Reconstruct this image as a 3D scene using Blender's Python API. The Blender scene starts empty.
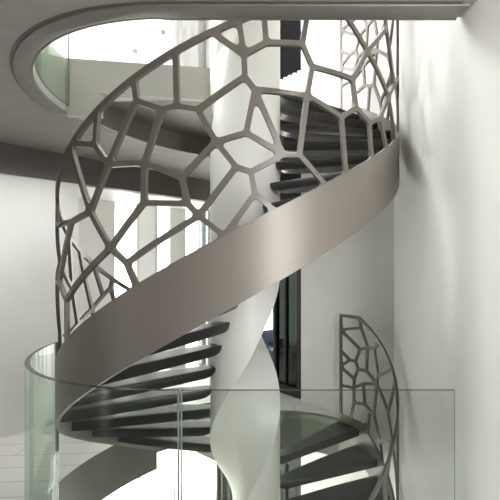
import bpy, bmesh, math, random
from math import radians as rad, sin, cos, pi
from mathutils import Vector
from mathutils.geometry import tessellate_polygon

SC = bpy.context.scene
COL = SC.collection

# ------------------------------------------------------------------ dimensions
EYE = 1.7
CX, CY = -0.862, 3.23          # stair axis
RS = 1.25                      # stringer radius
RC = 0.279                     # column radius
SL = 0.0123                    # rise per degree
FF = 3.24                      # floor to floor
SOF = 2.88                     # ceiling height
NR = 18
RISE = FF / NR
ENDA = 399.2                   # angle where the flight reaches the landing
STRW = 0.44
RAILH = 1.09
def ztop(t): return 1.72 + (min(max(t, 145.0), ENDA) - 270) * SL
def nose(k): return 135.9 + 14.63 * k
def P(t, r, z): return (CX + r * cos(rad(t)), CY + r * sin(rad(t)), z)

# ------------------------------------------------------------------ materials
def mat(name, col, rough=0.5, metal=0.0, noise=0.0, scale=8.0, bump=0.0, spec=0.5, stretch=None):
    m = bpy.data.materials.new(name); m.use_nodes = True
    nt = m.node_tree; b = nt.nodes['Principled BSDF']
    b.inputs['Base Color'].default_value = (*col, 1); b.inputs['Roughness'].default_value = rough
    b.inputs['Metallic'].default_value = metal; b.inputs['Specular IOR Level'].default_value = spec
    if noise or bump:
        tc = nt.nodes.new('ShaderNodeTexCoord'); mp = nt.nodes.new('ShaderNodeMapping')
        if stretch: mp.inputs['Scale'].default_value = stretch
        nz = nt.nodes.new('ShaderNodeTexNoise'); nz.inputs['Scale'].default_value = scale
        nz.inputs['Detail'].default_value = 6
        nt.links.new(tc.outputs['Object'], mp.inputs[0]); nt.links.new(mp.outputs[0], nz.inputs['Vector'])
        if noise:
            rp = nt.nodes.new('ShaderNodeMapRange')
            rp.inputs['From Min'].default_value = .25; rp.inputs['From Max'].default_value = .75
            rp.inputs['To Min'].default_value = 1 - noise; rp.inputs['To Max'].default_value = 1 + noise
            mx = nt.nodes.new('ShaderNodeMix'); mx.data_type = 'RGBA'; mx.blend_type = 'MULTIPLY'
            mx.inputs[0].default_value = 1; mx.inputs[6].default_value = (*col, 1)
            cb = nt.nodes.new('ShaderNodeCombineColor')
            nt.links.new(nz.outputs['Fac'], rp.inputs['Value'])
            for i in range(3): nt.links.new(rp.outputs[0], cb.inputs[i])
            nt.links.new(cb.outputs[0], mx.inputs[7]); nt.links.new(mx.outputs[2], b.inputs['Base Color'])
        if bump:
            bp = nt.nodes.new('ShaderNodeBump'); bp.inputs['Strength'].default_value = bump
            bp.inputs['Distance'].default_value = .01
            nt.links.new(nz.outputs['Fac'], bp.inputs['Height']); nt.links.new(bp.outputs[0], b.inputs['Normal'])
    return m

def glass_mat(name, tint, edge_tint, refl=0.9):
    """thin architectural glass: clear face-on, greener where the sight line runs through more of it"""
    m = bpy.data.materials.new(name); m.use_nodes = True
    nt = m.node_tree; nt.nodes.clear(); N = nt.nodes.new
    out = N('ShaderNodeOutputMaterial'); tr = N('ShaderNodeBsdfTransparent'); gl = N('ShaderNodeBsdfGlossy')
    lw = N('ShaderNodeLayerWeight'); lw.inputs['Blend'].default_value = .5
    pw = N('ShaderNodeMath'); pw.operation = 'POWER'; pw.inputs[1].default_value = 5.0
    mc = N('ShaderNodeMix'); mc.data_type = 'RGBA'
    mc.inputs[6].default_value = (*tint, 1); mc.inputs[7].default_value = (*edge_tint, 1)
    fr = N('ShaderNodeMath'); fr.operation = 'POWER'; fr.inputs[1].default_value = 5.0
    ml = N('ShaderNodeMath'); ml.operation = 'MULTIPLY_ADD'; ml.inputs[1].default_value = .55 * refl; ml.inputs[2].default_value = .03 * refl
    gl.inputs['Roughness'].default_value = 0.02; gl.inputs['Color'].default_value = (.93, .97, .94, 1)
    ms = N('ShaderNodeMixShader')
    L = nt.links.new
    L(lw.outputs['Facing'], pw.inputs[0]); L(pw.outputs[0], mc.inputs[0]); L(mc.outputs[2], tr.inputs['Color'])
    L(lw.outputs['Facing'], fr.inputs[0]); L(fr.outputs[0], ml.inputs[0]); L(ml.outputs[0], ms.inputs[0]); L(tr.outputs[0], ms.inputs[1]); L(gl.outputs[0], ms.inputs[2])
    L(ms.outputs[0], out.inputs['Surface'])
    return m

M = {}
M['wall'] = mat('white_plaster', (.80, .80, .77), .55, noise=.03, scale=2.2, bump=.05)
M['wallr'] = mat('satin_plaster', (.80, .80, .78), .42, noise=.03, scale=1.4, bump=.08)
M['ceil'] = mat('grey_stucco', (.215, .196, .172), .5, noise=.10, scale=5.0, bump=.12, stretch=(1, 2.5, 1))
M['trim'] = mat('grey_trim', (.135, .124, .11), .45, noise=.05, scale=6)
M['fascia'] = mat('pale_fascia', (.46, .45, .41), .5, noise=.03, scale=3)
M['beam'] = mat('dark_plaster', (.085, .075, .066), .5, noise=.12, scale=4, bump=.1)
M['metal'] = mat('bronze_grey_lacquer', (.185, .166, .143), .42, metal=.25, spec=.35, noise=.06, scale=3.0, stretch=(1, 1, .25))
M['rail'] = mat('bronze_grey_rail', (.135, .122, .104), .4, metal=.25)
M['tread'] = mat('dark_stained_oak', (.013, .0108, .009), .36, spec=.4, noise=.06, scale=7, stretch=(1, 1, 4))
M['column'] = mat('pale_lacquer', (.74, .74, .70), .38, noise=.02, scale=2)
M['black'] = mat('black_metal', (.014, .014, .014), .45, spec=.3)
M['panel'] = mat('pale_grey_panel', (.62, .61, .59), .5, noise=.03, scale=3)
M['panelw'] = mat('white_panel', (.82, .82, .81), .5)
M['mull'] = mat('blue_grey_frame', (.22, .25, .29), .4, metal=.3)
M['concrete'] = mat('grey_concrete', (.2, .2, .19), .6, noise=.2, scale=5, bump=.2, stretch=(4, 4, .6))
M['edge'] = mat('dark_edge_trim', (.085, .078, .068), .5)
M['void'] = mat('dark_interior', (.012, .012, .013), .9, spec=0.0)  # near-black sheet painted for the dark interior behind the upper window
M['navy'] = mat('navy_fabric', (.03, .045, .09), .8)
M['desk'] = mat('white_laminate', (.8, .8, .8), .3)
M['gedge'] = mat('green_glass_edge', (.22, .27, .23), .3)
M['gcap'] = mat('dark_glass_edge', (.045, .045, .04), .25)
M['steel'] = mat('brushed_steel', (.55, .55, .53), .3, metal=.9)
M['glass'] = glass_mat('clear_green_glass', (.92, .945, .923), (.58, .70, .62))
M['dglass'] = glass_mat('smoked_glass', (.085, .098, .09), (.03, .04, .035))
M['lglass'] = glass_mat('landing_glass', (.86, .91, .87), (.55, .68, .58))

def floor_mat():
    m = bpy.data.materials.new('pale_boards'); m.use_nodes = True
    nt = m.node_tree; b = nt.nodes['Principled BSDF']; N = nt.nodes.new; L = nt.links.new
    tc = N('ShaderNodeTexCoord'); mp = N('ShaderNodeMapping'); mp.inputs['Rotation'].default_value = (0, 0, rad(-4.5))
    mp.inputs['Location'].default_value = (0.3, .055, 0)
    br = N('ShaderNodeTexBrick'); br.inputs['Scale'].default_value = 1
    br.inputs['Brick Width'].default_value = 2.4; br.inputs['Row Height'].default_value = .22
    br.inputs['Mortar Size'].default_value = .004
    br.inputs['Color1'].default_value = (.74, .73, .70, 1); br.inputs['Color2'].default_value = (.70, .69, .66, 1)
    br.inputs['Mortar'].default_value = (.34, .33, .31, 1)
    L(tc.outputs['Object'], mp.inputs[0]); L(mp.outputs[0], br.inputs[0]); L(br.outputs[0], b.inputs['Base Color'])
    b.inputs['Roughness'].default_value = .3
    return m
M['floor'] = floor_mat()

# ------------------------------------------------------------------ helpers
def mesh_obj(name, bm, m, parent=None, smooth=None, extra=()):
    bmesh.ops.remove_doubles(bm, verts=bm.verts, dist=1e-5)
    bmesh.ops.recalc_face_normals(bm, faces=bm.faces)
    me = bpy.data.meshes.new(name); bm.to_mesh(me); bm.free()
    me.materials.append(m)
    for e in extra: me.materials.append(e)
    if smooth is not None:
        me.polygons.foreach_set('use_smooth', [True] * len(me.polygons))
        me.set_sharp_from_angle(angle=rad(smooth))
    o = bpy.data.objects.new(name, me); COL.objects.link(o)
    if parent: o.parent = parent
    return o
def struct(name, bm, m, smooth=None, parent=None, extra=()):
    o = mesh_obj(name, bm, m, parent, smooth, extra)
    if not parent: o['kind'] = 'structure'
    return o
def thing(name, label, cat, loc=(0, 0, 0), group=None):
    o = bpy.data.objects.new(name, None); COL.objects.link(o); o.location = loc
    o.empty_display_size = .2
    o['label'] = label; o['category'] = cat; o['kind'] = 'thing'
    if group: o['group'] = group
    return o
def tag(o, label, cat, group=None):
    o['label'] = label; o['category'] = cat; o['kind'] = 'thing'
    if group: o['group'] = group
    return o
def child_local(o, root):
    """geometry was built in world coordinates: keep it in place under a root that has been moved"""
    o.parent = root
    o.matrix_parent_inverse = root.matrix_world.inverted() if False else o.matrix_parent_inverse
    return o

def prism(bm, outer, holes, z0, z1, mi=0):
    polys = [[Vector((x, y, 0)) for x, y in outer]] + [[Vector((x, y, 0)) for x, y in h] for h in holes]
    flat = [p for pl in polys for p in pl]
    tris = tessellate_polygon(polys)
    lo = [bm.verts.new((p.x, p.y, z0)) for p in flat]; hi = [bm.verts.new((p.x, p.y, z1)) for p in flat]
    for t in tris:
        for vs in (lo, hi):
            try: bm.faces.new([vs[i] for i in t]).material_index = mi
            except ValueError: pass
    s = 0
    for pl in polys:
        n = len(pl)
        for i in range(n):
            a, b = s + i, s + (i + 1) % n
            bm.faces.new((lo[a], lo[b], hi[b], hi[a])).material_index = mi
        s += n
def boxp(bm, p0, d, n, l0, l1, t0, t1, z0, z1, mi=0):
    """box along direction d (plan), thickness along n, from base point p0"""
    q = []
    for l, t in ((l0, t0), (l1, t0), (l1, t1), (l0, t1)):
        q.append((p0[0] + d[0] * l + n[0] * t, p0[1] + d[1] * l + n[1] * t))
    prism(bm, q, [], z0, z1, mi)
def box(bm, x0, x1, y0, y1, z0, z1, mi=0): prism(bm, [(x0, y0), (x1, y0), (x1, y1), (x0, y1)], [], z0, z1, mi)
def bevel(bm, w, seg=2, ang=40):
    bmesh.ops.remove_doubles(bm, verts=bm.verts, dist=1e-5)
    bmesh.ops.dissolve_limit(bm, angle_limit=rad(1), verts=bm.verts, edges=bm.edges)
    bmesh.ops.recalc_face_normals(bm, faces=bm.faces)
    es = [e for e in bm.edges if len(e.link_faces) == 2 and e.calc_face_angle(0) > rad(ang)]
    bmesh.ops.bevel(bm, geom=es, offset=w, segments=seg, affect='EDGES', profile=.5)
def band(bm, t0, t1, r0, r1, zb, zt, step=2.0, dz=0.0):
    """curved band between radii r0, r1; zb, zt are functions of the angle"""
    n = max(1, int(math.ceil(abs(t1 - t0) / step))); prev = None; first = None
    for i in range(n + 1):
        t = t0 + (t1 - t0) * i / n
        q = [bm.verts.new(P(t, r, z + dz)) for r, z in ((r0, zb(t)), (r1, zb(t)), (r1, zt(t)), (r0, zt(t)))]
        if prev:
            for j in range(4): bm.faces.new((prev[j], prev[(j + 1) % 4], q[(j + 1) % 4], q[j]))
        else: first = q
        prev = q
    bm.faces.new(first[::-1]); bm.faces.new(prev)
def arc(t0, t1, r, step=2.5):
    n = max(1, int(abs(t1 - t0) / step))
    return [P(t0 + (t1 - t0) * i / n, r, 0)[:2] for i in range(n + 1)]

# ------------------------------------------------------------------ room lines
CR = (.45, 3.97)                       # corner right wall / back wall
DB = (-.764, .645); NB = (.645, .764)   # back wall: along, outwards
def bw(a, t=0): return (CR[0] + DB[0] * a + NB[0] * t, CR[1] + DB[1] * a + NB[1] * t)
LP = (-3.41, 3.80); DL = (.631, .776); NL = (-.776, .631)    # left wall line (beam face)
def lw_(l, t=0): return (LP[0] + DL[0] * l + NL[0] * t, LP[1] + DL[1] * l + NL[1] * t)
LO, UP = -FF, FF
TOPZ = 6.2

# --- right wall, with the soft bend beside the floor opening
def right_wall():
    bm = bmesh.new()
    pts = [(.43, 4.3), (.45, 3.97), (.478, 2.9), (.500, 2.05)]
    for i in range(9):
        u = i / 8; ax, ay = .500, 2.05; bx, by = .508, 1.87; cx, cy = .596, 1.69
        pts.append(((1-u)**2*ax + 2*u*(1-u)*bx + u*u*cx, (1-u)**2*ay + 2*u*(1-u)*by + u*u*cy))
    pts += [(1.2, .45), (1.2, -2.8)]
    out = [(x + .16, y) for x, y in reversed(pts)]
    prism(bm, pts + out, [], LO, TOPZ)
    return struct('wall_right', bm, M['wallr'], 35)
right_wall()

# --- back wall (white part), upper and lower walls round it
bm = bmesh.new()
boxp(bm, CR, DB, NB, -.3, 1.388, 0, .16, LO, TOPZ)
boxp(bm, CR, DB, NB, 1.388, 4.6, .0, .16, UP, UP + .83)
boxp(bm, CR, DB, NB, 1.95, 4.6, .0, .16, UP + .83, TOPZ)
boxp(bm, CR, DB, NB, 1.388, 1.95, .0, .16, UP + 2.5, TOPZ)
struct('wall_back', bm, M['wall'])

# --- left wall with the recess for the window panels
bm = bmesh.new()
RE = .655                                # where the recess starts
boxp(bm, LP, DL, NL, -7.5, RE, 0, 1.25, 0, SOF)
struct('wall_left', bm, M['wall'])
bm = bmesh.new(); boxp(bm, LP, DL, NL, -3.2, 2.6, -.02, .10, 2.585, SOF + .01)
struct('trim_1', bm, M['beam'])
bm = bmesh.new(); boxp(bm, LP, DL, NL, RE, 2.75, .10, 1.25, 2.585, SOF - .005)
struct('trim_2', bm, M['panelw'])

# --- slabs
def slab(name, z0, z1, a_end, r_main, yfront, m, extra=(), wallcut=True):
    hole = [(.62, yfront), (CX, yfront)]
    hole += arc(270, a_end, r_main)[1:] if True else []
    hole += arc(144, 106, 1.78) + arc(104, 45, 1.30) if a_end < 170 else arc(a_end - 9, 45, 1.30)
    hole += [(.30, 4.20), (.62, 4.05)]
    bm = bmesh.new()
    outer = [(1.5, -2.9), (1.5, 4.6), bw(.2, .4), bw(8, .4), (-8.5, 8.5), (-8.5, -2.9)]
    outer = [(1.4, -2.9), (1.4, 4.4), (1.0, 8.5), (-8.5, 8.5), (-8.5, -2.9)]
    prism(bm, outer, [hole], z0, z1)
    return bm
def finish_slab(name, bm, mtop, mside, mbot):
    bmesh.ops.remove_doubles(bm, verts=bm.verts, dist=1e-5)
    bmesh.ops.recalc_face_normals(bm, faces=bm.faces)
    for f in bm.faces:
        f.material_index = 0 if f.normal.z > .5 else (2 if f.normal.z < -.5 else 1)
    return struct(name, bm, mtop, 30, None, (mside, mbot))
finish_slab('floor', slab('f', -.44, 0, 144, 1.42, 1.80, None), M['floor'], M['edge'], M['wall'])
finish_slab('ceiling', slab('c', SOF, UP, 186, 1.395, 1.865, None), M['floor'], M['fascia'], M['ceil'])
bm = bmesh.new(); box(bm, -8.5, 1.4, -2.9, 8.5, LO - .2, LO); struct('floor_lower', bm, M['floor'])
bm = bmesh.new(); box(bm, -8.5, 1.4, -2.9, 8.5, TOPZ, TOPZ + .2); struct('ceiling_upper', bm, M['wall'])

# ring round the ceiling opening: dark strip painted for the groove's shade, and lip
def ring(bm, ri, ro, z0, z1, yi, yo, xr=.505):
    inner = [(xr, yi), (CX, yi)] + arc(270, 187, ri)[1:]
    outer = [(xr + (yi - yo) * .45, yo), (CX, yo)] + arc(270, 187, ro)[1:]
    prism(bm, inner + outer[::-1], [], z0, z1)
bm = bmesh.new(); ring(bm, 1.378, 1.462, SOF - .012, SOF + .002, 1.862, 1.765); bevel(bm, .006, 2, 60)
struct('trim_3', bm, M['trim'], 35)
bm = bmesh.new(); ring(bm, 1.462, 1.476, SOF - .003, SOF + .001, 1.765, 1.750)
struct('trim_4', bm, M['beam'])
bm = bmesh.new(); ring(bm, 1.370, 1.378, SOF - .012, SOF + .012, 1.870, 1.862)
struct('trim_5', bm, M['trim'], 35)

UPF = 3.325
bm = bmesh.new()
fa, fb = Vector((-2.245, 3.075)), Vector((-1.13, 3.235)); fd = (fb - fa).normalized(); fn = Vector((-fd.y, fd.x))
boxp(bm, fa, fd, fn, 0, .255, 0, .05, SOF - .004, UPF); boxp(bm, fa, fd, fn, .255, (fb - fa).length, 0, .05, 3.06, UPF)
struct('trim_6', bm, M['fascia'])
bm = bmesh.new(); band(bm, 186.3, 270, 1.394, 1.44, lambda t: SOF + .004, lambda t: UPF)
box(bm, CX, .62, CY - 1.44, CY - 1.394, SOF + .004, UPF)
struct('trim_7', bm, M['fascia'], 35)

# walls that close the room off behind the camera and at the far sides
bm = bmesh.new(); box(bm, -8.5, 1.4, -3.0, -2.8, LO, TOPZ); struct('wall_behind', bm, M['ceil'])
bm = bmesh.new(); box(bm, -8.6, -8.4, -2.9, 8.5, UP, TOPZ); struct('wall_far', bm, M['wall'])
# upper-level wall on the left, above the panel wall
bm = bmesh.new(); boxp(bm, lw_(0, 1.05), DL, NL, -6, 3.4, 0, .16, UP, TOPZ); struct('wall_upper', bm, M['wall'])

# ------------------------------------------------------------------ window wall on the left (two storeys)
def window_wall(name, z0, z1, first):
    root = bpy.data.objects.new(name, None); COL.objects.link(root); root['kind'] = 'structure'
    p = lw_(0, 1.05)
    # solid pale panels and bright glazed gaps, measured along the wall
    l_of = lambda px: None
    segs = first
    bm_f = bmesh.new()
    for (a, b, kind) in segs:
        if kind == 'p':
            bm = bmesh.new(); boxp(bm, p, DL, NL, a, b, -.03, .03, z0, z1); bevel(bm, .004)
            mesh_obj('panel', bm, M['panel'], root)
        elif kind == 'w':
            bm = bmesh.new(); boxp(bm, p, DL, NL, a, b, -.02, .03, z0, z1); bevel(bm, .004)
            mesh_obj('panel', bm, M['panelw'], root)
        elif kind == 'g':
            bm = bmesh.new(); boxp(bm, p, DL, NL, a, b, .03, .04, z0, z1)
            mesh_obj('pane', bm, M['glass'], root)
    for x in sorted({s[0] for s in segs} | {segs[-1][1]}):
        boxp(bm_f, p, DL, NL, x - .012, x + .012, -.035, .05, z0, z1)
    mesh_obj('frame', bm_f, M['panel'], root)
    return root
def l_at(px):
    """distance along the panel wall that the photo column px looks at"""
    k = (px - 350) / 390; x0, y0 = lw_(0, 1.05)
    return (k * y0 - x0) / (DL[0] - k * DL[1])
S0 = [(l_at(50), l_at(77), 'w'), (l_at(77), l_at(113), 'p'), (l_at(113), l_at(137), 'g'), (l_at(137), l_at(156), 'w'),
      (l_at(156), l_at(170), 'g'), (l_at(170), l_at(184), 'p'), (l_at(184), l_at(199), 'g')]
window_wall('window_1', 0, 2.585, S0)
S1 = [(l_at(-160), l_at(-60), 'g'), (l_at(-60), l_at(40), 'g'), (l_at(40), l_at(140), 'g'), (l_at(140), l_at(171), 'g'), (l_at(171), l_at(199), 'g')]
window_wall('window_2', LO, -.44, S1)
# a small pull on the lower glazing
bm = bmesh.new(); q = lw_(l_at(171) + .03, 1.0); box(bm, q[0] - .008, q[0] + .008, q[1] - .008, q[1] + .008, -2.15, -1.75)
bevel(bm, .004)
o = struct('handle', bm, M['mull'], 40, bpy.data.objects['window_2'])

# ------------------------------------------------------------------ back wall doors and window
def back_door(name, z0, z1):
    root = bpy.data.objects.new(name, None); COL.objects.link(root); root['kind'] = 'structure'
    bm = bmesh.new(); A, B = 1.388, 1.97
    boxp(bm, CR, DB, NB, A, A + .10, .02, .10, z0, z1); boxp(bm, CR, DB, NB, B - .05, B, .02, .10, z0, z1)
    boxp(bm, CR, DB, NB, A + .10, B - .05, .02, .10, z0, z0 + .12); boxp(bm, CR, DB, NB, A + .10, B - .05, .02, .10, z0 + 2.35, z1)
    boxp(bm, CR, DB, NB, A + .33, A + .36, .03, .09, z0 + .12, z0 + 2.35)
    mesh_obj('frame', bm, M['black'], root)
    for a, b in ((A + .10, A + .33), (A + .36, B - .05)):
        bm = bmesh.new(); boxp(bm, CR, DB, NB, a, b, .055, .065, z0 + .12, z0 + 2.35)
        mesh_obj('pane', bm, M['dglass'], root)
    return root
back_door('door_1', 0, SOF); back_door('door_2', LO, -.44)
def mullion_window(name, z0, z1, a0, a1):
    root = bpy.data.objects.new(name, None); COL.objects.link(root); root['kind'] = 'structure'
    bm = bmesh.new(); boxp(bm, CR, DB, NB, a0, a1, .05, .06, z0, z1); mesh_obj('pane', bm, M['glass'], root)
    bm = bmesh.new()
    for a in (a0 + .02, (a0 + a1) / 2, a1 - .1): boxp(bm, CR, DB, NB, a, a + .05, .02, .09, z0, z1)
    for z in (z0, z0 + 1.0, z1 - .06): boxp(bm, CR, DB, NB, a0, a1, .02, .09, z, z + .04)
    mesh_obj('frame', bm, M['mull'], root)
mullion_window('window_3', 0, SOF, 3.3, 3.89)
bm = bmesh.new()
for a in (2.95, 3.15, 3.28): boxp(bm, CR, DB, NB, a, a + .06, .0, .09, LO, -.44)
root = bpy.data.objects.new('window_4', None); COL.objects.link(root); root['kind'] = 'structure'
mesh_obj('frame', bm, M['black'], root)
bm = bmesh.new(); boxp(bm, CR, DB, NB, 2.95, 3.89, .04, .05, LO, -.44); mesh_obj('pane', bm, M['glass'], root)
# upper dark window in its white reveal
root = bpy.data.objects.new('window_5', None); COL.objects.link(root); root['kind'] = 'structure'
bm = bmesh.new(); boxp(bm, CR, DB, NB, 1.388, 1.95, .12, .14, UP + .83, UP + 2.5); mesh_obj('pane', bm, M['void'], root)
bm = bmesh.new()
for a in (1.388, 1.93): boxp(bm, CR, DB, NB, a, a + .02, .10, .12, UP + .83, UP + 2.5)
mesh_obj('frame', bm, M['black'], root)

for i in range(6):  # white blocks shaped as the dashes of daylight along the sill
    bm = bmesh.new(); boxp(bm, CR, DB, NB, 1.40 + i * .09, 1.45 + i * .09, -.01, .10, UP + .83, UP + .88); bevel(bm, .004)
    mesh_obj('sill_light_dash', bm, M['panelw'], root)

# room beyond the open door
bm = bmesh.new(); boxp(bm, CR, DB, NB, .2, 3.2, 3.2, 3.3, LO, SOF); boxp(bm, CR, DB, NB, .1, .2, .16, 3.3, LO, SOF)
struct('wall_office', bm, M['wall'])
def table(loc_a, t):
    d = thing('low_table', 'low white table seen through the dark glazed door', 'table', (*bw(loc_a, t), 0))
    bm = bmesh.new(); boxp(bm, (0, 0), DB, NB, -.45, .12, -.22, .22, .40, .43); bevel(bm, .004); mesh_obj('table_top', bm, M['desk'], d)
    for l in (-.42, .09):
        for q in (-.19, .19):
            bm = bmesh.new(); boxp(bm, (0, 0), DB, NB, l - .015, l + .015, q - .015, q + .015, 0, .40); mesh_obj('leg', bm, M['black'], d)
    bm = bmesh.new(); boxp(bm, (0, 0), DB, NB, -.40, .07, -.20, -.18, .30, .40); mesh_obj('apron', bm, M['black'], d)
table(2.33, .60)
def chair(a, t):
    d = thing('armchair', 'low navy armchair in the gap beside the twisted column', 'chair', (*bw(a, t), 0))
    bm = bmesh.new(); boxp(bm, (0, 0), DB, NB, -.2, .2, -.22, .22, .22, .38); bevel(bm, .03, 3); mesh_obj('seat', bm, M['navy'], d, 40)
    bm = bmesh.new(); boxp(bm, (0, 0), DB, NB, .14, .22, -.22, .22, .38, .62); bevel(bm, .03, 3); mesh_obj('backrest', bm, M['navy'], d, 40)
    for q in (-.21, .21):
        bm = bmesh.new(); boxp(bm, (0, 0), DB, NB, -.18, .14, q - .03, q + .03, .38, .48); bevel(bm, .015, 2); mesh_obj('armrest', bm, M['navy'], d, 40)
    for l in (-.17, .17):
        for q in (-.19, .19):
            bm = bmesh.new(); boxp(bm, (0, 0), DB, NB, l - .015, l + .015, q - .015, q + .015, 0, .23); mesh_obj('leg', bm, M['black'], d)
chair(2.75, .60)

# upper-level concrete pillar and two small wall sensors
bm = bmesh.new(); box(bm, -2.66, -2.33, 6.0, 6.3, UP, TOPZ); bevel(bm, .01)
tag(mesh_obj('concrete_pillar', bm, M['concrete']), 'grey concrete pillar standing on the upper floor behind the opening', 'pillar')

for px, py, lab in ((135, 51, 'small grey round sensor on the bright upper wall, the lower one left of the pillar'),
                    (163, 32, 'small grey round sensor on the bright upper wall, the higher one near the pillar')):
    q = lw_(l_at(px), 1.045); zz = EYE + (264 - py) / 390 * q[1]
    bm = bmesh.new()
    bmesh.ops.create_cone(bm, cap_ends=True, segments=20, radius1=.035, radius2=.028, depth=.03)
    bmesh.ops.rotate(bm, verts=bm.verts, matrix=Vector((-NL[0], -NL[1], 0)).to_track_quat('Z', 'Y').to_matrix())
    bmesh.ops.translate(bm, verts=bm.verts, vec=(q[0], q[1], zz))
    tag(mesh_obj('wall_sensor', bm, M['concrete'], None, 40), lab, 'sensor', 'round sensors on the upper wall')

# ------------------------------------------------------------------ the twisted column
def col_profile(z):
    z += .07
    if z < 1.046: th = 360 + (z - 1.046) * 132.6
    else: th = 360 + (z - 1.046) * 103.5
    if z < 1.3: a = 68
    else: a = max(15, 68 - (z - 1.3) * 24)
    return th, a
STAIR = thing('spiral_staircase', 'grey metal spiral staircase with dark treads and a cell-patterned railing round a twisted white column', 'staircase', (CX, CY, 0))
def column():
    bm = bmesh.new(); zs = []; z = LO
    while z < TOPZ: zs.append(z); z += .03
    zs.append(TOPZ); prev = None
    NA, NCH = 40, 8
    for z in zs:
        th, a = col_profile(z); ringv = []
        for i in range(NA + 1):
            t = th + a + (360 - 2 * a) * i / NA; ringv.append(P(t, RC, z))
        p0, p1 = ringv[-1], ringv[0]
        for i in range(1, NCH):
            u = i / NCH; ringv.append((p0[0] + (p1[0] - p0[0]) * u, p0[1] + (p1[1] - p0[1]) * u, z))
        vs = [bm.verts.new(p) for p in ringv]
        if prev:
            n = len(vs)
            for i in range(n):
                bm.faces.new((prev[i], prev[(i + 1) % n], vs[(i + 1) % n], vs[i]))
        else: bm.faces.new(vs[::-1])
        prev = vs
    bm.faces.new(prev)
    bmesh.ops.translate(bm, verts=bm.verts, vec=(-CX, -CY, 0))
    o = mesh_obj('central_column', bm, M['column'], STAIR, 28)
    o['label'] = 'white twisted column in the middle of the stairs'
column()

# ------------------------------------------------------------------ cell pattern of the railing: (angle, height 0..1)
ND = dict(J1=(246.7,.827),J2=(251.2,.671),J3=(259.3,.87),J4=(265.7,.749),J5=(244.8,.523),J6=(235.7,.586),J7=(251.8,.264),
 J8=(261.2,.367),J9=(225.3,.387),J10=(256.6,.137),J11=(232.3,.217),J12=(274.3,.157),J13=(261.4,.552),J14=(269.3,.721),
 J15=(274.1,.654),J16=(284.7,.705),J17=(278.2,.461),J18=(270.4,.378),J19=(271.8,.241),J20=(282.7,.297),J21=(285.0,.435),
 J22=(286.1,.239),J23=(287.0,.623),J24=(293.8,.248),J25=(287.0,.125),J28=(300.0,.492),J29=(284.5,.811),J31=(289.6,.827),
 J32=(298.7,.761),J33=(301.4,.63),J34=(314.4,.497),J35=(310.4,.313),J36=(297.9,.212),J37=(315.9,.33),J38=(320.8,.63),
 J39=(321.8,.212),J40=(334.0,.319),J41=(327.9,.21),J42=(332.3,.749),J43=(340,.37),J44=(350,.40),J45=(350,.75),J46=(358,.22),
 A1=(217,.80),A2=(217,.47),A3=(207,.70),A4=(208,.27),B1=(175.5,.80),B2=(171.5,.90),B3=(181.8,.639),B4=(190.8,.452),
 B5=(198.7,.307),B6=(195,.66),B7=(164,.60),B8=(171,.40),B9=(182,.22),B10=(178,.48),
 L2=(398.7,.90),L3=(393.8,.786),L4=(399.5,.687),L5=(402.6,.566),L6=(388.4,.853),L7=(394.6,.556),L8=(385.1,.664),
 L8b=(386.3,.573),L9=(400.9,.496),L10=(406.4,.562),L11=(403.5,.39),L12=(403.7,.303),L13=(403.7,.158),L15=(396,.225),
 L15b=(392,.235),L16=(388.6,.256),L18=(374.9,.534),L19=(370,.42),L20=(383,.12),L22=(397,.40))
TOPN = dict(T1=181.2,T2=170.1,T3=190.1,T4=198,T5=213,TN2=235,TJ1=247.5,TJ3=258.5,TJ14=269,TJ29=276.5,TJ29b=283.2,TJ31=289,
 TJ32=301,TJ38=306,TJ42=330,TJ45=347,tL18=364,tL8=369,tL6=383.3,TB=400)
BOTN = dict(c1=160,c2=172,c3=186,c4=197,c5=206,BJ11=232.5,BJ10=259.2,BJ12=280,BJ25=291.5,BJ36=305,BJ35=312,BJ39=323,BJ41=332.3,
 BJ40=342,c6=354,c7=367,c7b=375.5,c8=381,c9=393.5,c10=406)
RT0, RT1 = 153.0, 413.0
POST0 = dict(q1=.62)
POST1 = dict(P1=.842, P2=.645, P3=.476, P4=.288)
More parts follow.
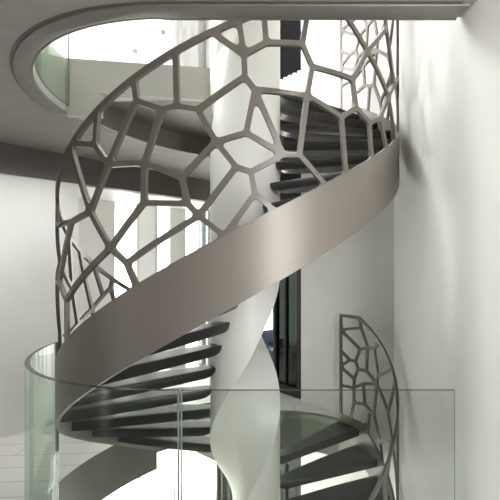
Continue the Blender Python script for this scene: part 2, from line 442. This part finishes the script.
EDG = """J1 TN2,J1 TJ1,J1 J2,J2 J3,J2 J13,J2 J5,J3 TJ3,J3 J4,J4 J13,J4 J14,J13 J18,J13 J8,J14 TJ14,J14 J15,J15 J16,J15 J17,J16 J23,
J16 J29,J29 J31,J29 TJ29,J29 TJ29b,J31 J32,J31 TJ31,J23 J28,J23 J21,J23 J24,J21 J17,J21 J24,J17 J18,J17 J20,J18 J19,J19 J8,J19 J12,
J12 J20,J12 BJ12,J12 J10,J20 J22,J22 J24,J22 J25,J8 J7,J7 J5,J7 J10,J7 J11,J10 BJ10,J5 TN2,J5 J6,J6 A1,J6 J9,J9 A2,J9 J11,J11 BJ11,
J24 J36,J36 J28,J36 BJ36,J25 BJ12,J25 BJ25,J28 J33,J28 J35,J35 J37,J35 BJ35,J37 J34,J37 J39,J39 BJ39,J39 J41,J41 BJ41,J41 J40,J40 J38,
J40 BJ40,J40 J43,J38 J34,J38 J42,J38 TJ38,J42 J43,J42 TJ42,J32 J33,J32 TJ32,J33 J34,J43 J44,J44 J45,J44 J46,J45 TJ45,J45 tL18,J46 c6,J46 L19,
A1 T5,A1 A3,A2 A3,A2 A4,A4 c5,A4 B5,A3 B6,B6 T4,B6 B4,B4 B3,B4 B5,B5 c4,B3 T3,B3 B1,B1 T1,B1 B2,B2 T2,B2 B7,B7 q1,B7 B8,B8 c2,B8 B10,
B10 B3,B10 B9,B9 B5,B9 c3,
L2 P1,L2 TB,L2 L3,L3 L4,L3 L6,L3 L7,L4 P1,L4 L5,L5 L9,L5 L10,L10 P2,L10 P3,L9 L7,L9 L11,L11 P3,L11 L12,L12 P4,L12 L13,L12 L22,L22 L8b,L22 L15,
L7 L8b,L6 tL6,L6 L8,L8 tL8,L8 L8b,L13 L15,L13 c10,L15 L15b,L15b c9,L15b L16,L16 L8b,L16 L20,L20 c8,L20 L19,L18 L8b,L18 tL18,L18 L19,L19 c7b"""
def railing_mesh():
    R_ = RS
    pos = {}; kind = {}
    def zt(t): return ztop(t)
    def put(n, t, s, k): pos[n] = Vector((R_ * rad(t), zt(t) + s * RAILH)); kind[n] = k
    for n, (t, s) in ND.items(): put(n, t, s, 'i')
    for n, t in TOPN.items(): put(n, t, 1, 't')
    for n, t in BOTN.items(): put(n, t, 0, 'b')
    for n, s in POST0.items(): put(n, RT0, s, 'l')
    for n, s in POST1.items(): put(n, RT1, s, 'r')
    put('k00', RT0, 0, 'c'); put('k01', RT0, 1, 'c'); put('k10', RT1, 0, 'c'); put('k11', RT1, 1, 'c')
    put('kb', ENDA, 0, 'b')
    adj = {n: set() for n in pos}; etype = {}
    def edge(a, b, ty):
        adj[a].add(b); adj[b].add(a); etype[(a, b)] = etype[(b, a)] = ty
    for e in EDG.replace('\n', '').split(','):
        a, b = e.split(); edge(a, b, 'i')
    def chain(lst, ty):
        for a, b in zip(lst, lst[1:]): edge(a, b, ty)
    bot = sorted([n for n in pos if kind[n] == 'b'], key=lambda n: pos[n].x)
    top = sorted([n for n in pos if kind[n] == 't'], key=lambda n: pos[n].x)
    chain(['k00'] + bot + ['k10'], 'b'); chain(['k01'] + top + ['k11'], 't')
    chain(['k00'] + sorted([n for n in pos if kind[n] == 'l'], key=lambda n: pos[n].y) + ['k01'], 'p')
    chain(['k10'] + sorted([n for n in pos if kind[n] == 'r'], key=lambda n: pos[n].y) + ['k11'], 'p')
    for n in list(adj):
        if not adj[n]: del adj[n]
    order = {n: sorted(adj[n], key=lambda m: math.atan2(pos[m].y - pos[n].y, pos[m].x - pos[n].x)) for n in adj}
    seen = set(); faces = []
    for a in adj:
        for b in adj[a]:
            if (a, b) in seen: continue
            loop = []; u, v = a, b
            while (u, v) not in seen:
                seen.add((u, v)); loop.append(u)
                o = order[v]; w = o[(o.index(u) - 1) % len(o)]
                u, v = v, w
            ar = sum(pos[loop[i]].x * pos[loop[(i+1) % len(loop)]].y - pos[loop[(i+1) % len(loop)]].x * pos[loop[i]].y for i in range(len(loop))) / 2
            if ar > 0: faces.append(loop)
    INS = dict(i=.0142, b=.004, t=.030, p=.030)
    TH = .010
    bm = bmesh.new()
    def V(p, r): return bm.verts.new(P(math.degrees(p.x / R_), r, p.y))
    def cross(a, b): return a.x * b.y - a.y * b.x
    def subdiv(pts, mx=.04):
        out = []
        for i in range(len(pts)):
            a, b = pts[i], pts[(i + 1) % len(pts)]
            n = max(1, int(math.ceil((b - a).length / mx)))
            for j in range(n): out.append(a + (b - a) * (j / n))
        return out
    for loop in faces:
        pts = [pos[n] for n in loop]; n = len(pts)
        # merged edges: keep list of (point, direction, inset)
        E = []
        for i in range(n):
            a, b = pts[i], pts[(i + 1) % n]; d = (b - a).normalized()
            ins = INS[etype[(loop[i], loop[(i + 1) % n])]]
            nn = Vector((-d.y, d.x)); E.append([a + nn * ins, d])
        # drop collinear follow-ups
        k = 0
        while k < len(E) and len(E) > 3:
            e, g = E[k], E[(k + 1) % len(E)]
            if abs(cross(e[1], g[1])) < .03 and e[1].dot(g[1]) > 0: E.pop((k + 1) % len(E))
            else: k += 1
        def corners(E):
            c = []
            for i in range(len(E)):
                p, d = E[i]; q, g = E[(i + 1) % len(E)]
                den = cross(d, g)
                u = cross(q - p, g) / den if abs(den) > 1e-6 else 0
                c.append(p + d * u)
            return c
        while len(E) > 3:
            c = corners(E); bad = None; worst = .006
            for i in range(len(E)):
                ln = (c[i] - c[i - 1]).dot(E[i][1])
                if ln < worst: worst = ln; bad = i
            if bad is None: break
            E.pop(bad)
        c = corners(E); m = len(c)
        inner = []; ok = all((c[i] - c[i - 1]).dot(E[i][1]) > .004 for i in range(m))
        if ok:
            for i in range(m):
                pv, p, nx = c[i - 1], c[i], c[(i + 1) % m]
                d0 = (pv - p); d1 = (nx - p); l0, l1 = d0.length, d1.length; d0.normalize(); d1.normalize()
                ang = math.acos(max(-1, min(1, d0.dot(d1))))
                if ang > rad(172) : inner.append(p); continue
                rr = .022; tl = min(rr / math.tan(ang / 2), .42 * l0, .42 * l1)
                a, b = p + d0 * tl, p + d1 * tl
                for s in range(6):
                    u = s / 5; inner.append(a * (1-u)**2 + p * 2*u*(1-u) + b * u*u)
        outer = subdiv(pts)
        polys = [[Vector((p.x, p.y, 0)) for p in outer]]
        if ok:
            inner = subdiv(inner); polys.append([Vector((p.x, p.y, 0)) for p in inner])
        flat = outer + (inner if ok else [])
        f = [V(p, R_ + TH) for p in flat]; b = [V(p, R_ - TH) for p in flat]
        for t in tessellate_polygon(polys):
            for vs in (f, b):
                try: bm.faces.new([vs[i] for i in t])
                except ValueError: pass
        if ok:
            s = len(outer); k = len(inner)
            for i in range(k):
                a_, b_ = s + i, s + (i + 1) % k
                bm.faces.new((f[a_], f[b_], b[b_], b[a_]))
    bmesh.ops.remove_doubles(bm, verts=bm.verts, dist=1e-4)
    # close the rims (top edge and both end posts)
    rims = [e for e in bm.edges if len(e.link_faces) == 1]
    fr = [e for e in rims if (Vector(e.verts[0].co.xy) - Vector((CX, CY))).length > R_]
    bmap = {}
    for v in bm.verts: bmap[(round(math.degrees(math.atan2(v.co.y - CY, v.co.x - CX)), 2), round(v.co.z, 3), (v.co.xy - Vector((CX, CY))).length > R_)] = v
    for e in fr:
        q = []
        for v in e.verts:
            t = round(math.degrees(math.atan2(v.co.y - CY, v.co.x - CX)), 2)
            w = None
            for da in (0, .01, -.01):
                for dz in (0, .001, -.001):
                    w = w or bmap.get((round(t + da, 2), round(v.co.z + dz, 3), False))
            q.append(w)
        if None not in q:
            try: bm.faces.new((e.verts[0], e.verts[1], q[1], q[0]))
            except ValueError: pass
    return bm

# ------------------------------------------------------------------ one flight of stairs
def tread_bm(k):
    z1 = k * RISE; th = .070
    t0 = nose(k); t1 = t0 + 14.63 + 3.0 * (k < NR)
    bm = bmesh.new()
    # plan: straight nose and back edges from the column to the stringer, arc at the outer end
    ri, ro = RC - .03, RS - .012
    sec = []          # cross sections along the radius: (r, bottom lift)
    NRD = 14
    for i in range(NRD + 1):
        u = i / NRD; r = ri + (ro - ri) * u
        e = max(0, (.13 - (r - (RC + .035))) / .13)
        lift = th * .0
        sec.append(r)
    def hb(r):
        # underside rounds up at the inner end
        x = (r - (RC + .0)) / .09
        if x >= 1: return z1 - th
        x = max(0, x); return z1 - th * (.35 + .65 * math.sqrt(max(0, 1 - (1 - x) ** 2)))
    radii = [ri, RC, RC + .01, RC + .02, RC + .035, RC + .055, RC + .09] + [RC + .09 + (ro - RC - .09) * i / 6 for i in range(1, 7)]
    NT = 6; grid_t = []; grid_b = []
    for r in radii:
        rowt, rowb = [], []
        for j in range(NT + 1):
            te = t1 + (4.0 if k < NR else 0) * (1 - (r - ri) / (ro - ri))
            t = t0 + (te - t0) * j / NT
            rowt.append(bm.verts.new(P(t, r, z1))); rowb.append(bm.verts.new(P(t, r, hb(r))))
        grid_t.append(rowt); grid_b.append(rowb)
    for i in range(len(radii) - 1):
        for j in range(NT):
            bm.faces.new((grid_t[i][j], grid_t[i][j+1], grid_t[i+1][j+1], grid_t[i+1][j]))
            bm.faces.new((grid_b[i][j], grid_b[i+1][j], grid_b[i+1][j+1], grid_b[i][j+1]))
        for j in (0, NT):
            bm.faces.new((grid_t[i][j], grid_t[i+1][j], grid_b[i+1][j], grid_b[i][j]))
    for i in (0, len(radii) - 1):
        for j in range(NT): bm.faces.new((grid_t[i][j], grid_t[i][j+1], grid_b[i][j+1], grid_b[i][j]))
    bmesh.ops.recalc_face_normals(bm, faces=bm.faces)
    es = [e for e in bm.edges if len(e.link_faces) == 2 and e.calc_face_angle(0) > rad(60)]
    bmesh.ops.bevel(bm, geom=es, offset=.006, segments=2, affect='EDGES', profile=.5)
    return bm
TREADS = []
RAIL_ME = None
def flight(zoff, label, land_end, glass_to, tail):
    global RAIL_ME
    root = STAIR
    inv = (-CX, -CY, zoff)
    def add(name, bm, m, smooth=None, lab=None, extra=()):
        bmesh.ops.translate(bm, verts=bm.verts, vec=inv)
        o = mesh_obj(name, bm, m, root, smooth, extra)
        if lab: o['label'] = lab
        return o
    bm = bmesh.new()
    zb = lambda t: max(ztop(t) - STRW, -.0 if False else ztop(t) - STRW)
    band(bm, 147, 413, RS - .011, RS + .011, lambda t: ztop(t) - STRW + .05 - .04 * 0, lambda t: ztop(t))
    add('stringer', bm, M['metal'], 40)
    if not TREADS:
        for k in range(1, NR + 1):
            o = add('tread', tread_bm(k), M['tread'], 35); TREADS.append(o)
        o = add('railing', railing_mesh(), M['rail'], 35); RAIL_ME = o
    else:
        for src in TREADS + [RAIL_ME]:
            c = src.copy(); COL.objects.link(c); c.parent = root; c.location.z = zoff
    # landing: glass in front of the arrival, then solid
    ga = ENDA + 14.8
    bm = bmesh.new()
    prism(bm, arc(ga, glass_to, RS - .012) + arc(glass_to, ga, RC - .02), [], FF - .05, FF)
    if zoff < 0: add('landing_plate', bm, M['lglass'], 40, 'green glass landing plate')
    else: add('landing_plate', bm, M['tread'], 40, 'dark landing plate')
    bm = bmesh.new()
    prism(bm, arc(glass_to, land_end, RS - .012) + arc(land_end, glass_to, RC - .03), [], FF - (.17 if zoff == 0 else .06), FF)
    for f in bm.faces: f.material_index = 0
    bmesh.ops.recalc_face_normals(bm, faces=bm.faces)
    for f in bm.faces:
        if abs(f.normal.z) < .3: f.material_index = 1
    add('landing', bm, M['metal'], 30, None, (M['fascia'],))
    bm = bmesh.new()
    band(bm, 413.2, land_end, RS - .011, RS + .04, lambda t: FF - (.36 if zoff == 0 else .06), lambda t: FF + .0)
    add('landing_band', bm, M['metal'], 30)
    return root
flight(0, None, 537, 445, None)
flight(-FF, None, 504, 445, None)

# ------------------------------------------------------------------ glass balustrades
def pane(name, pts, th, z0, z1, parent):
    """pts: plan line of the pane centre; faces 0 = glass, 1 = cut edge, 2 = polished top edge"""
    bm = bmesh.new(); n = len(pts)
    nrm = []
    for i in range(n):
        a = Vector(pts[max(0, i - 1)]); b = Vector(pts[min(n - 1, i + 1)]); d = (b - a).normalized(); nrm.append(Vector((-d.y, d.x)))
    prev = None
    for i in range(n):
        p = Vector(pts[i]); q = []
        for s, z in ((-1, z0), (1, z0), (1, z1), (-1, z1)):
            w = p + nrm[i] * s * th / 2; q.append(bm.verts.new((w.x, w.y, z)))
        if prev:
            for j in range(4):
                f = bm.faces.new((prev[j], prev[(j+1) % 4], q[(j+1) % 4], q[j]))
                f.material_index = 2 if j == 2 else (1 if j == 0 else 0)
        else: first = q
        prev = q
    bm.faces.new(first[::-1]).material_index = 1; bm.faces.new(prev).material_index = 1
    return mesh_obj(name, bm, M['glass'], parent, 30, (M['gedge'], M['gcap']))
YG = 1.857; RG = CY - YG
XJ = (180 - 350) / 390 * YG
t_j = 270 + math.degrees(math.asin((XJ - CX) / RG)) if abs(XJ - CX) < RG else 270
g = thing('glass_balustrade', 'frameless greenish glass balustrade curving round the edge of the near floor opening', 'balustrade')
cur = [(CX + 1.412 * cos(rad(t)), CY + RG * sin(rad(t))) for t in [189.5 + i * 2.0125 for i in range(41)]] + [(XJ - .007, YG)]
pane('curved_pane', cur, .024, -.42, 1.1, g)
pane('flat_pane', [(XJ + .007, YG), (-.3, YG), (.1, YG), (.498, YG)], .018, -.42, 1.1, g)
bm = bmesh.new()
for s in (0,): 
    bm2 = bm
    bmesh.ops.create_cone(bm, cap_ends=True, segments=20, radius1=.022, radius2=.022, depth=.03)
    bmesh.ops.rotate(bm, verts=bm.verts, matrix=__import__('mathutils').Matrix.Rotation(pi / 2, 3, 'X'))
    bmesh.ops.translate(bm, verts=bm.verts, vec=(-.2, YG - .025, -.2))
mesh_obj('standoff', bm, M['steel'], g, 40)
g2 = thing('glass_balustrade', 'clear glass balustrade on the upper floor above the curved ceiling edge', 'balustrade', (0, 0, 0))
pane('curved_pane', arc(187, 270, 1.358, 2.0) + [(XJ, CY - 1.345)], .012, UP - .30, UP + 1.05, g2)

# ------------------------------------------------------------------ light
W = bpy.data.worlds.new('sky'); SC.world = W; W.use_nodes = True
W.node_tree.nodes['Background'].inputs[0].default_value = (1.0, .99, .955, 1)
W.node_tree.nodes['Background'].inputs[1].default_value = 4.0
def area(name, loc, target, sx, sy, power, col=(1, 1, 1), portal=False):
    l = bpy.data.lights.new(name, 'AREA'); l.shape = 'RECTANGLE'; l.size = sx; l.size_y = sy; l.energy = power; l.color = col
    o = bpy.data.objects.new(name, l); COL.objects.link(o); o.location = loc
    d = Vector(target) - Vector(loc); o.rotation_euler = d.to_track_quat('-Z', 'Y').to_euler()
    if portal: l.cycles.is_portal = True
    return o
# upper room: added unseen area lamps that brighten it from the ceiling
area('ceiling_fill', (-1.2, 4.4, TOPZ - .05), (-1.2, 4.4, 0), 3.2, 3.0, 75)
area('ceiling_fill', (-4.5, 2.0, TOPZ - .05), (-4.5, 2.0, 0), 3.0, 3.0, 50)
# daylight portals at the window walls
pc = lw_(1.2, 1.4); tc_ = lw_(1.2, 0)
area('window_and_fill_light', (*pc, 1.3), (*tc_, 1.3), 3.4, 2.6, 1, portal=True)
area('window_and_fill_light', (*pc, -1.8), (*tc_, -1.8), 5.0, 2.8, 1, portal=True)
# added unseen lamps that brighten the lower room and the office
area('ceiling_fill', (-2.5, 5.5, -.5), (-2.5, 5.5, -3), 1.5, 1.5, 40)
area('ceiling_fill', (*bw(1.6, 2.0), SOF - .05), (*bw(1.6, 2.0), 0), 1.0, 1.0, 22)
# added lamp, no window there: brightens the right side of the stringer
# then daylight from the high window of the upper room
area('window_and_fill_light', (1.13, .2, 1.9), (-.6, 3.0, 1.7), .9, 1.8, 66)
area('window_and_fill_light', (-4.6, 4.0, 5.0), (.45, 3.2, 1.6), 3.0, 1.8, 230)
# added lamp that brightens the left wall, no fixture hangs there
ww = lw_(-.6, -.75); wt = lw_(-.6, .1)
a_ = area('left_wall_fill', (*ww, SOF - .02), (*wt, .9), 2.6, .2, 9); a_.data.spread = rad(110)

# ------------------------------------------------------------------ camera
cam = bpy.data.cameras.new('camera'); co = bpy.data.objects.new('camera', cam); COL.objects.link(co)
co.location = (0, 0, EYE); co.rotation_euler = (rad(90), 0, 0)
cam.sensor_width = 36; cam.lens = 390 / 500 * 36; cam.shift_x = -.2; cam.shift_y = .028; cam.clip_start = .05
SC.camera = co
vs = SC.view_settings
vs.view_transform = 'Standard'; vs.look = 'None'; vs.gamma = 1; vs.exposure = 0.98; vs.use_curve_mapping = False
SC.cycles.use_denoising = True
SC.cycles.max_bounces = 10; SC.cycles.diffuse_bounces = 5; SC.cycles.glossy_bounces = 4; SC.cycles.transparent_max_bounces = 24
SC.cycles.sample_clamp_indirect = 6
